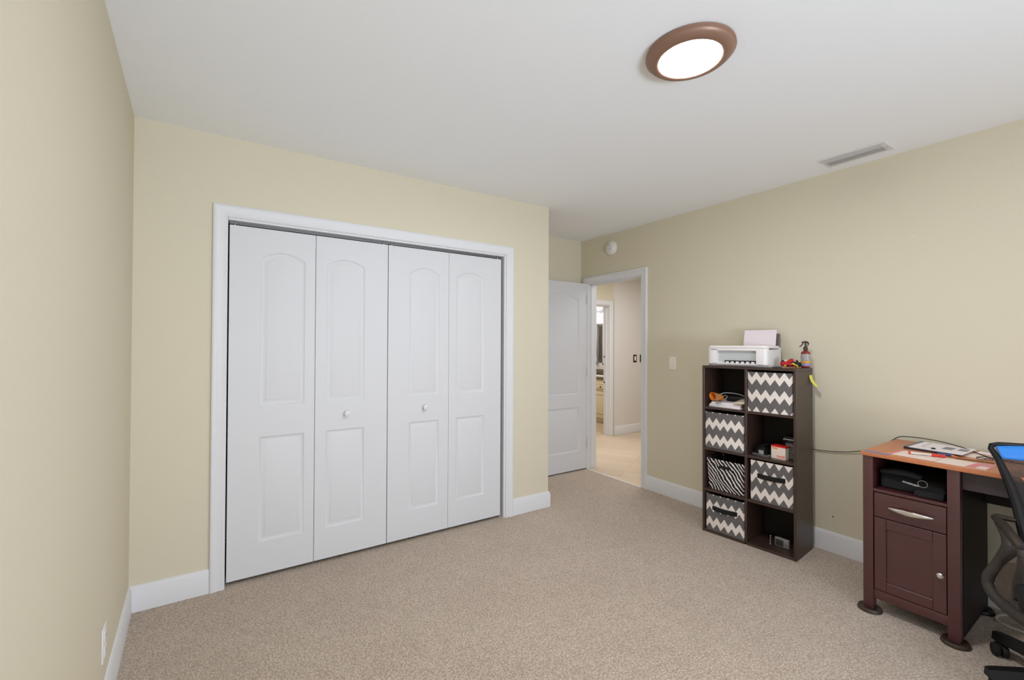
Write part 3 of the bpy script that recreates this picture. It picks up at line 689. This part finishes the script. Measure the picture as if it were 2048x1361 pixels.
B().tube([(-.01, .105, -.012), (.0, .095, .04), (.02, .07, .062), (.04, .03, .066), (.05, -.03, .06), (.05, -.065, .05)], .0036, 8, smooth=5).build('cable_loop', grey_p, r)
B().tube([(-.012, .105, -.012), (-.012, .08, -.006), (-.004, .05, .02), (.0, .032, .04), (.01, .05, .05), (.02, .07, .035)], .0033, 8, smooth=5).build('cable_end', grey_p, r)
r = empty('eyeglass_case', ctm(.14, .055, .0405), CR + R(8), 'small black case behind the grey cable in the top left cube', 'case')
B().bx(0, .10, 0, .13, 0, .038, .012, 3).build('case_shell', black_p, r)
r = empty('folded_pouch', ctm(.012, .004, .0405), CR + R(4), 'folded beige pouch at the right end of the papers', 'pouch')
b = B(); b.hexa([(0, 0, 0), (.12, 0, 0), (.12, .085, 0), (0, .085, 0), (.0, .0, .016), (.12, 0, .034), (.12, .06, .024), (.0, .075, .008)], .004)
b.build('pouch_body', mat('beige_vinyl', (206, 190, 170), .6), r)

# right column, third row up: punch, carton, wire organiser
y0, z0 = cell(0, 2)
ctm = lambda x, y, z: CM @ Vector((x, y0 + y, z0 + z))
r = empty('hole_punch', ctm(.03, .168, 0), CR + R(-14), 'grey and black hole punch on the shelf beside the red and white carton', 'hole punch')
B().bx(0, .10, 0, .11, 0, .012, .003).build('base', mat('punch_grey', (96, 96, 98), .4), r)
B().hexa([(.01, .015, .012), (.09, .015, .012), (.09, .10, .012), (.01, .10, .012), (.015, .03, .066), (.085, .03, .066), (.085, .09, .046), (.015, .09, .046)], .003).build('housing', black_p, r)
B().hexa([(.012, .015, .078), (.088, .015, .082), (.088, .104, .044), (.012, .104, .040), (.012, .015, .086), (.088, .015, .092), (.088, .108, .052), (.012, .108, .048)], .003).build('lever', black_p, r)
B().bx(-.002, .004, .025, .06, .014, .04, .002).build('maker_plate', mat('plate_grey', (150, 150, 150), .4), r)
r = empty('ink_carton', ctm(.045, .062, 0), CR + R(-8), 'small red and white carton standing beside the hole punch', 'carton')
B().bx(0, .06, 0, .092, 0, .078, .001, 1).build('box', mat('carton_cream', (232, 214, 200), .6), r)
B().bx(-.0008, .0608, -.0008, .0928, .0765, .086, .001, 1).build('lid_band', mat('carton_red', (206, 30, 28), .5), r)
B().prism([(-.0008, .05, .064), (-.0008, .085, .064), (-.0008, .085, .073), (-.0008, .05, .073)], (.001, 0, 0)).build('orange_mark', mat('carton_orange', (226, 140, 60), .6), r)
B().prism([(-.0008, .003, .008), (-.0008, .05, .012), (-.0008, .06, .024), (-.0008, .03, .022), (-.0008, .003, .03)], (.001, 0, 0)).build('pink_swoosh', mat('carton_pink', (232, 150, 136), .6), r)
r = empty('wire_organizer', ctm(.085, .004, 0), CR, 'black wire mesh desk organizer holding leaflets at the right of its cube', 'organizer')
b = B(); W_, D_, H_ = .085, .14, .125
for z in (.004, .042, .08, H_): b.tube([(0, 0, z), (0, W_, z), (D_, W_, z), (D_, 0, z)], .0016, 6, closed=True, smooth=1)
for k in range(13): b.cyl((0, W_ * k / 12, 0), (0, W_ * k / 12, H_), .0011, seg=6)
for k in range(9): b.cyl((D_ * k / 8, W_, 0), (D_ * k / 8, W_, H_), .0011, seg=6)
b.bx(0, D_, 0, W_, 0, .003)
b.build('wire_frame', MATS['black_plastic'], r)
lf = ((140, 130, 126), (90, 92, 100), (196, 130, 70), (206, 200, 192))
for k, c in enumerate(lf):
    q = empty('leaflet', ctm(.100 + .028 * k, .010, .0035), CR, ['grey leaflet nearest the front in the wire organizer', 'dark grey leaflet second in the wire organizer', 'tan leaflet third in the wire organizer', 'pale leaflet at the back of the wire organizer'][k], 'leaflet', 'leaflets in the wire organizer')
    B().bx(0, .006, 0, .07, 0, .10 + .014 * k, .001, 1).build('sheets', mat('leaflet_%d' % k, c, .7, var=.25, vscale=60), q)
r = empty('black_binder', ctm(.09, .004, .1275), CR, 'flat black binder with pale edge lying across the wire organizer', 'binder')
B().bx(0, .15, 0, .088, 0, .005, .001).build('pale_edge', mat('binder_edge', (176, 172, 168), .5), r)
B().bx(.004, .15, .0, .084, .005, .02, .004).build('cover', black_p, r)
# bottom right cube: camera
y0, z0 = cell(0, 0)
r = empty('compact_camera', CM @ Vector((.10, y0 + .062, z0)), CR + R(-6), 'small silver compact camera in the bottom right cube', 'camera')
silver = mat('silver_plastic', (150, 147, 143), .35, metal=.4)
B().bx(0, .026, 0, .092, 0, .06, .008, 3).build('camera_body', silver, r)
B().bx(-.0015, .001, .034, .084, .009, .051, .002).build('screen', mat('screen_dark', (58, 54, 54), .2), r)
B().lathe([(.011, 0), (.011, .0018), (.006, .002), (.006, .0012), (0, .0012)], (0, .018, .024), (-1, 0, 0), 20).build('control_dial', mat('dial_grey', (120, 116, 114), .4), r)
r2 = empty('silver_clip', CM @ Vector((.09, y0 + .172, z0)), CR, 'slim silver bar standing just left of the compact camera', 'clip')
b = B(); b.cyl((0, 0, .006), (.006, 0, .062), .0026, seg=10); b.lathe([(0, -.006), (.006, 0), (0, .006)], (0, 0, .007), seg=12); b.lathe([(0, -.006), (.0055, 0), (0, .006)], (.006, 0, .06), seg=12)
b.build('bar', silver, r2)

# ------------------------------------------------------------------ desk
DX, DY_ = 2.81, .909
LZ = .016
desk = empty('desk', (DX, DY_, 0), 0, 'dark mahogany pedestal desk with reddish wood top against the right wall', 'desk')
DZT, DDEP, DL = .800, .515, 1.22
B().bx(-.013, DDEP + .008, -DL - .005, .006, DZT, .820, .003).build('desk_top', cherry, desk)
PW_ = .363
def leg(x, y): return B().bx(x, x + .045, y - .043, y, LZ, DZT, .0025).build('leg', mahog, desk)
for x in (0, DDEP - .05):
    for y in (0, -PW_ + .043, -DL + .043): leg(x, y)
b = B(); b.bx(.044, DDEP - .045, -.036, -.020, .075, DZT); b.build('side_panel', mahog, desk)
b = B(); b.bx(.0455, DDEP - .001, -PW_ - .0015, -PW_ + .018, .03, DZT); b.build('side_panel', mat('desk_side_shaded', (30, 21, 21), .5, spec=.15), desk)  # knee-side shade put into the colour, darker and duller than the mahogany
B().bx(.0455, DDEP - .001, -DL - .0015, -DL + .018, .03, DZT).build('side_panel', mahog, desk)  # unseen panel added to block light from the knee space
B().bx(.003, DDEP - .03, -PW_ + .043, -.043, .622, .635, .001, 1).build('shelf_board', mahog, desk)
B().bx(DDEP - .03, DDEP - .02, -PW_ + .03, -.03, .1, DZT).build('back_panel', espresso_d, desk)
B().bx(.006, .024, -PW_ + .043, -.043, .075, .121, .0015).build('bottom_rail', mahog, desk)
B().bx(.024, DDEP - .03, -PW_ + .03, -.03, .1, .112).build('bottom_panel', espresso_d, desk)
B().bx(.0235, .03, -PW_ + .03, -.03, .112, .63).build('seam_shade_backing', MATS['black_rubber'], desk)  # black sheet stands in for shade in the drawer and door gaps
dr = B().bx(.004, .023, -PW_ + .0465, -.0465, .4955, .6175, .0015).build('drawer', mahog, desk)
b = B(); rings = []
for k in range(17):
    t = k / 16; yy = -.108 - .168 * t; env = math.sin(PI * (.04 + .92 * t)) ** .75
    rings.append([(-.004 - .022 * env + .006 * math.cos(a_) * env, yy, .5555 + .0125 * env * math.sin(a_)) for a_ in [2 * PI * q / 12 for q in range(12)]])
b.loft(rings)
for yy in (-.128, -.256): b.cyl((.004, yy, .5555), (-.018, yy, .5555), .005, seg=10)
b.build('handle', chrome, dr)
dd = B()
ya, yb, za, zb, sw = -.0465, -PW_ + .0465, .1245, .4905, .0475
dd.bx(.004, .023, yb, yb + sw, za, zb, .001, 1); dd.bx(.004, .023, ya - sw, ya, za, zb, .001, 1)
dd.bx(.0045, .023, yb + sw + .0008, ya - sw - .0008, za, za + sw, .001, 1); dd.bx(.0045, .023, yb + sw + .0008, ya - sw - .0008, zb - sw, zb, .001, 1); dd.bx(.0125, .022, yb + sw - .005, ya - sw + .005, za + sw - .005, zb - sw + .005)
do = dd.build('door', mahog, desk)
knob(do, (.004, -.300, .304), (-1, 0, 0), .0145, chrome)
B().bx(.032, .048, -DL + .05, -PW_ - .001, .712, .7995, .001, 1).build('apron', mat('apron_paint', (58, 48, 52), .4), desk)
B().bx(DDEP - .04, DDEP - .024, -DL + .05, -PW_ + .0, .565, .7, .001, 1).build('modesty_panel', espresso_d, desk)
cup_m = mat('olive_plastic', (58, 46, 34), .45)
for i, (x, y, lb) in enumerate(((.022, -.021, 'round brown caster cup under the front left desk leg'), (.022, -PW_ + .021, 'round brown caster cup under the front pedestal leg nearest the chair'), (DDEP - .027, -PW_ + .021, 'round black caster cup under the rear desk leg by the wall'))):
    r = empty('caster_cup', (DX + x, DY_ + y, 0), 0, lb, 'furniture cup', 'caster cups under the desk legs')
    B().lathe([(.052, 0), (.0525, .004), (.050, .012), (.047, .017), (.044, .0165), (.040, .0145), (0, .0145)], seg=36).build('cup', cup_m if i < 2 else black_p, r)

# desk compartment: black bag with metal ring and chain
r = empty('laptop_bag', (DX + .03, DY_ - .052, .6365), 0, 'black padded bag with metal ring inside the open desk compartment', 'bag')
B().hexa([(.03, -.25, .0), (.36, -.25, .0), (.36, 0, .0), (.03, 0, .0), (.05, -.25, .065), (.36, -.25, .075), (.36, 0, .085), (.05, 0, .08)], .018, 3).build('bag_body', blackfab, r)
B().tube([(.04, -.01, .082), (.028, -.06, .092), (.028, -.12, .092), (.032, -.165, .084)], [.018, .021, .021, .018], 10, flat=.7).build('carry_handle', blackfab, r)
B().hexa([(.0, -.25, .0), (.06, -.25, .0), (.06, -.14, .0), (.0, -.14, .0), (.012, -.25, .03), (.06, -.25, .035), (.06, -.145, .032), (.012, -.145, .028)], .008).build('side_pocket', blackfab, r)
ring = B(); ring.tube([(.006, -.175 + .018 * math.cos(a_), .062 + .016 * math.sin(a_)) for a_ in [2 * PI * k / 14 for k in range(14)]], .0014, 8, closed=True, smooth=2); ring.build('metal_ring', steel, r)
ch = B()
for k in range(7): ch.tube([(.008, -.157 + .009 * k + .005 * math.cos(a_), .048 + .0012 * k + .0028 * math.sin(a_)) for a_ in [2 * PI * q / 8 for q in range(8)]], .0008, 6, closed=True, smooth=1)
ch.build('chain', steel, r)

# things on the desk top
TZ = .8203
def flat(name, pts, h, M, label, cat, z=TZ, group=None):
    c = Vector((sum(p[0] for p in pts) / len(pts), sum(p[1] for p in pts) / len(pts), z))
    r = empty(name, c, 0, label, cat, group)
    B().prism([(p[0] - c.x, p[1] - c.y, 0) for p in pts], (0, 0, h)).build('sheet', M, r)
    return r, c
pap_w = mat('letter_white', (226, 208, 198), .75)
pink = mat('letter_pink', (214, 132, 132), .7); lilac = mat('letter_lilac', (190, 150, 170), .7)
blue_t = mat('blue_tape', (104, 126, 176), .6)
flat('blue_tape_strip', [(2.812, .905), (2.800, .800), (2.826, .798), (2.838, .905)], .0006, blue_t, 'strip of blue tape on the front left edge of the desk top', 'tape')
r, c = flat('letter', [(2.842, .815), (2.832, .640), (2.985, .628), (2.995, .800)], .0008, pap_w, 'white and pink letter at the desk edge under the red marker', 'letter')
B().prism([(-.075, .092, .0008), (-.072, .078, .0008), (.078, .066, .0008), (.078, .084, .0008)], (0, 0, .0004)).build('pink_border', pink, r)
r, c = flat('letter', [(2.826, .636), (2.819, .463), (2.965, .455), (2.975, .628)], .0008, pap_w, 'white letter with pink panel at the desk edge nearest the chair', 'letter')
B().prism([(-.070, -.010, .0008), (-.073, -.083, .0008), (.070, -.090, .0008), (.072, -.03, .0008)], (0, 0, .0004)).build('pink_panel', pink, r)
B().prism([(-.062, -.045, .0012), (-.064, -.078, .0012), (.0, -.082, .0012), (.0, -.05, .0012)], (0, 0, .0003)).build('address_window', pap_w, r)
B().prism([(.045, -.035, .0012), (.04, -.085, .0012), (.066, -.087, .0012), (.068, -.03, .0012)], (0, 0, .0003)).build('lilac_band', lilac, r)
r = empty('clipboard', (3.05, .645, TZ), R(-3), 'black clipboard holding white papers at the back of the desk', 'clipboard')
B().bx(0, .235, 0, .165, 0, .010, .002).build('board', mat('board_blue_black', (34, 38, 48), .5), r)
B().bx(.006, .232, -.06, .148, .010, .0125).build('top_sheet', paper_m, r)
B().bx(.0, .235, .147, .163, .010, .014, .002).build('clip_edge', mat('clip_grey', (92, 96, 104), .4), r)
b = B(); b.bx(.09, .17, .0, .04, .0125, .0129); b.bx(.11, .17, -.05, -.015, .0125, .0129); b.build('printed_block', mat('print_grey', (130, 130, 136), .7), r)
b = B(); b.bx(.07, .20, .108, .111, .0125, .0129); b.bx(.068, .071, .05, .111, .0125, .0129); b.build('printed_line', mat('print_brown', (120, 88, 80), .7), r)
r = empty('black_button', (3.10, .70, TZ + .0127), 0, 'small round black cap resting on the clipboard papers', 'cap')
B().lathe([(.008, 0), (.009, .002), (.008, .006), (0, .007)], seg=20).build('disc', black_p, r)
flat('loose_paper', [(3.10, .610), (3.075, .515), (3.19, .500), (3.23, .590)], .001, pap_w, 'loose cream paper lying right of the clipboard near the chair', 'paper')
flat('loose_paper', [(3.245, .575), (3.22, .505), (3.295, .49), (3.31, .565)], .001, paper_m, 'small white paper at the back of the desk beside the cable', 'paper')
def stick(name, a, b_, rad, M, label, cat, z=TZ + .0012):
    a, b_ = Vector(a), Vector(b_); c = (a + b_) / 2
    return empty(name, (c.x, c.y, z), math.atan2(b_.y - a.y, b_.x - a.x), label, cat), (b_ - a).length
r, L = stick('red_marker', (2.912, .752), (2.962, .625), 0, None, 'white marker pen with red cap and red end lying on the letters', 'marker')
B().cyl((-L / 2 + .008, 0, .0075), (L * .13, 0, .0075), .0065, seg=16).build('barrel', mat('marker_white', (214, 204, 196), .4), r)
B().cyl((L * .13, 0, .0077), (L / 2, 0, .0077), .0077, .0072, seg=16).build('cap', mat('marker_red', (214, 58, 42), .4), r)
B().cyl((-L / 2, 0, .0075), (-L / 2 + .009, 0, .0075), .0056, .0066, seg=16).build('end_plug', MATS['marker_red'], r)
b = B()
for k in range(7): b.cyl((-L * .22 + k * .006, -.001, .0139), (-L * .22 + k * .006 + .0035, .001, .0139), .0005, seg=6)
b.build('lettering', MATS['logo_ink'], r)
r, L = stick('blue_pen', (3.012, .665), (3.02, .592), 0, None, 'dark blue pen with orange tip lying in front of the clipboard', 'pen')
B().cyl((-L / 2, 0, .0065), (L * .18, 0, .0065), .006, seg=14).build('grip', mat('pen_blue', (30, 66, 116), .4), r)
B().cyl((L * .18, 0, .006), (L / 2, 0, .004), .005, .0012, seg=14).build('tip', mat('pen_orange', (214, 142, 104), .5), r)
r, L = stick('wooden_stick', (3.000, .600), (3.022, .470), 0, None, 'thin brown wooden stick lying behind the white letters', 'stick')
B().bx(-L / 2, L / 2, -.006, .006, 0, .003, .001).build('stick_body', mat('stick_wood', (136, 86, 54), .6), r)
r = empty('eyeglasses', (3.07, .510, TZ + .0012), R(25), 'folded dark reading glasses on the desk next to the chair', 'glasses')
B().tube([(-.012, .024, .004), (.002, .028, .006), (.012, .02, .007), (.01, .002, .006), (-.006, .0, .005), (-.014, .012, .004)], .0015, 6, closed=True).build('lens_rim', black_p, r)
B().tube([(-.012, -.004, .004), (.002, -.002, .006), (.012, -.01, .007), (.01, -.028, .006), (-.006, -.03, .005), (-.014, -.018, .004)], .0015, 6, closed=True).build('lens_rim', black_p, r)
B().tube([(.01, .026, .008), (.026, .0, .01), (.022, -.032, .008)], .0018, 6).build('temple_arm', black_p, r)

# black cable from the shelf over the desk, white cable on the floor
tag(B().tube([(3.396, 1.43, .665), (3.395, 1.377, .659), (3.394, 1.25, .668), (3.39, 1.13, .695), (3.372, 1.02, .742), (3.352, .95, .795), (3.338, .905, .832), (3.33, .86, .842), (3.32, .80, .846), (3.30, .72, .845), (3.27, .64, .838), (3.22, .575, .829), (3.16, .52, .8245), (3.12, .44, .8235), (3.10, .30, .8235)], .0026, 8, smooth=6).build('power_cable', mat('cable_black', (58, 50, 44), .5)), 'thin black cable running from the shelf across the desk', 'cable')
tag(B().tube([(3.187, .364, .006), (3.205, .407, .006), (3.213, .469, .006), (3.237, .5, .006), (3.263, .507, .006), (3.298, .504, .006), (3.340, .48, .006), (3.36, .44, .006), (3.36, .38, .006)], .0055, 8, smooth=6).build('floor_cable', mat('cable_white', (196, 190, 184), .5)), 'pale grey cable curling on the carpet behind the chair caster', 'cable')

# ------------------------------------------------------------------ office chair (facing away from the desk)
HB = Vector((2.75, .19, 0))
chair = empty('office_chair', HB, 0, 'black mesh office chair with bright blue top band at the right edge', 'chair')
W = lambda p: tuple(Vector(p) - HB)
Fd = Vector((-.954, -.30, 0)); Ld = Vector((-.30, .954, 0))       # facing direction, direction towards the visible edge
# backrest outline, visible edge measured; mirrored about the back's middle line
edge = [(2.800, .459, .944, 1), (2.778, .430, .875, 1), (2.755, .402, .807, 1), (2.725, .378, .735, 1), (2.700, .360, .665, 1), (2.680, .345, .59, 1), (2.672, .332, .53, 1)]
cen = HB + Fd * 0
def loc2(p):
    v = Vector((p[0], p[1], 0)) - HB; return v.dot(Fd), v.dot(Ld), p[2]
E2 = [(q[0], q[1] - .014, q[2] - .006) for q in map(loc2, edge)]
def backpt(s_, k):
    """s_ -1..1 across (1 = visible edge), k 0..1 from top to bottom"""
    f = k * (len(E2) - 1); i = min(int(f), len(E2) - 2); t = f - i
    fw_, lt, z = (E2[i][j] * (1 - t) + E2[i + 1][j] * t for j in range(3))
    q = Fd * (fw_ - .045 * (1 - s_ * s_)) + Ld * (lt * s_)
    return Vector((q.x, q.y, z + .012 * (1 - s_ * s_) * (1 - k)))
b = B(); loop = [backpt(1, k / 8) for k in range(9)] + [backpt(s_, 1) for s_ in (.5, 0, -.5)] + [backpt(-1, 1 - k / 8) for k in range(9)] + [backpt(s_, 0) for s_ in (-.6, -.2, .2, .6)]
b.tube(loop, [.010, .012, .015, .0165, .0175, .0185, .0195, .02, .02] + [.018] * 3 + [.02, .02, .0195, .0185, .0175, .0165, .015, .012, .010] + [.008] * 4, 10, closed=True, smooth=3, up=tuple(Fd + Vector((0, 0, .2)))); b.build('back_frame', black_p, chair)
b = B(); b.sheet(lambda u, v: backpt(-.97 + 1.94 * u, .02 + .96 * v) - Fd * .004, 24, 24); b.build('mesh_back', mesh_m, chair)
b = B(); b.sheet(lambda u, v: backpt(-.95 + 1.90 * u, .004 + (.115 + .04 * math.sin(PI * u)) * v) + Fd * (.014 + .003 * math.sin(PI * v)), 24, 4)
lab(b.build('top_band', mat('bright_blue', (42, 122, 206), .55, var=.1, vscale=10), chair, solid=.004), 'bright blue band across the top of the backrest')
# arm rest at the visible side and its mirror
def arm(mirror):
    def T(p):
        v = Vector(p) - HB
        if mirror: v = v - 2 * v.dot(Ld) * Ld
        return tuple(v)
    a = B().tube([T(q) for q in ((2.700, .356, .662), (2.725, .395, .655), (2.742, .420, .648), (2.735, .420, .644), (2.652, .385, .638), (2.548, .345, .627), (2.487, .32, .619))], [.012, .014, .017, .017, .017, .018, .016], 12, flat=.8, smooth=4).build('armrest', arm_m, chair)
    b = B()
    b.tube([T(q) for q in ((2.72, .412, .632), (2.66, .384, .602), (2.645, .379, .561), (2.65, .391, .519), (2.66, .412, .464), (2.66, .434, .413), (2.65, .432, .382), (2.62, .411, .359), (2.58, .374, .348), (2.5, .317, .353), (2.45, .24, .37))], [.015, .017, .017, .018, .019, .019, .019, .019, .02, .02, .02], 12, flat=1.1, smooth=4)
    b.tube([T(q) for q in ((2.49, .322, .612), (2.55, .348, .574), (2.64, .386, .512))], [.012, .012, .013], 10, smooth=4)
    b.tube([T(q) for q in ((2.485, .322, .614), (2.487, .319, .577), (2.515, .327, .518), (2.545, .338, .457), (2.555, .340, .396), (2.535, .330, .355))], [.012, .013, .014, .015, .016, .016], 10, smooth=4)
    b.build('arm_bracket', dusty, chair)
    s_ = B(); s_.prism([T(q) for q in ((2.64, .382, .5), (2.505, .331, .556), (2.53, .337, .503), (2.55, .347, .435), (2.56, .348, .377), (2.6, .385, .362), (2.63, .41, .384), (2.64, .412, .423))], (T((2.64, .37, .5))[0] - T((2.64, .382, .5))[0] - .004, (-.010 if not mirror else .010), 0))
    s_.build('arm_panel', mat('dusty_fabric', (70, 60, 52), .9, var=.4, vscale=14, bump=.4, bscale=300), chair)
arm(False); arm(True)
# seat, stem and five-star base
b = B(); rings = []
def se(k, sc, z): 
    a_ = 2 * PI * k / 28; c_, s_ = math.cos(a_), math.sin(a_)
    q = Fd * (.17 + .235 * sc * math.copysign(abs(c_) ** .6, c_)) + Ld * (.215 * sc * math.copysign(abs(s_) ** .6, s_)); return (q.x, q.y, z)
b.loft([[se(k, sc, z) for k in range(28)] for sc, z in ((.8, .40), (.96, .405), (1, .425), (.99, .455), (.93, .472), (.7, .478), (.2, .474))]); b.build('seat', blackfab, chair)
b = B(); b.cyl((0, 0, .09), (0, 0, .25), .028); b.cyl((0, 0, .25), (0, 0, .39), .016); b.bx(-.09, .09, -.06, .06, .375, .40, .006); b.build('gas_stem', black_p, chair)
b = B(); sp = backpt(0, 1); b.tube([(0, 0, .385), tuple(Fd * -.10 + Vector((0, 0, .40))), tuple(sp + Vector((0, 0, -.02)) + Fd * -.01), tuple(sp + Vector((0, 0, .05)) - Fd * .01)], [.022, .022, .02, .016], 10, smooth=4); b.build('back_support', black_p, chair)
B().cyl((0, 0, .07), (0, 0, .125), .05, .038).build('base_hub', black_p, chair)
BR = .296
for k in range(5):
    a_ = R(59.5) + k * 2 * PI / 5; d = Vector((math.cos(a_), math.sin(a_), 0)); s_ = Vector((-d.y, d.x, 0))
    def sec(rr, w_, z0, z1): return [tuple(d * rr + s_ * w_ + Vector((0, 0, z0))), tuple(d * rr - s_ * w_ + Vector((0, 0, z0))), tuple(d * rr - s_ * w_ * .7 + Vector((0, 0, z1))), tuple(d * rr + s_ * w_ * .7 + Vector((0, 0, z1)))]
    lg = B().loft([sec(.03, .026, .075, .12), sec(.2, .022, .068, .108), sec(BR - .005, .019, .062, .098), sec(BR + .014, .015, .064, .094)]).build('base_leg', black_p, chair, auto=40)
    c = d * BR
    cs = B(); sw_ = R(118) + k * .9; ad = Vector((math.cos(sw_), math.sin(sw_), 0)); od = Vector((-ad.y, ad.x, 0))
    cc = c + od * .016 + Vector((0, 0, .026))
    for sgn in (-1, 1):
        cs.lathe([(.010, .0), (.024, .001), (.026, .006), (.026, .018), (.022, .022), (.0, .022)], cc + ad * (sgn * .003), ad * sgn, 20)
    cs.cyl(tuple(c + Vector((0, 0, .03))), tuple(c + Vector((0, 0, .066))), .0075, seg=12)
    cs.rbox(tuple(c + od * .010 + Vector((0, 0, .044))), (.03, .030, .018), rz=sw_, bev=.006)
    cs.build('caster', black_r, lg)
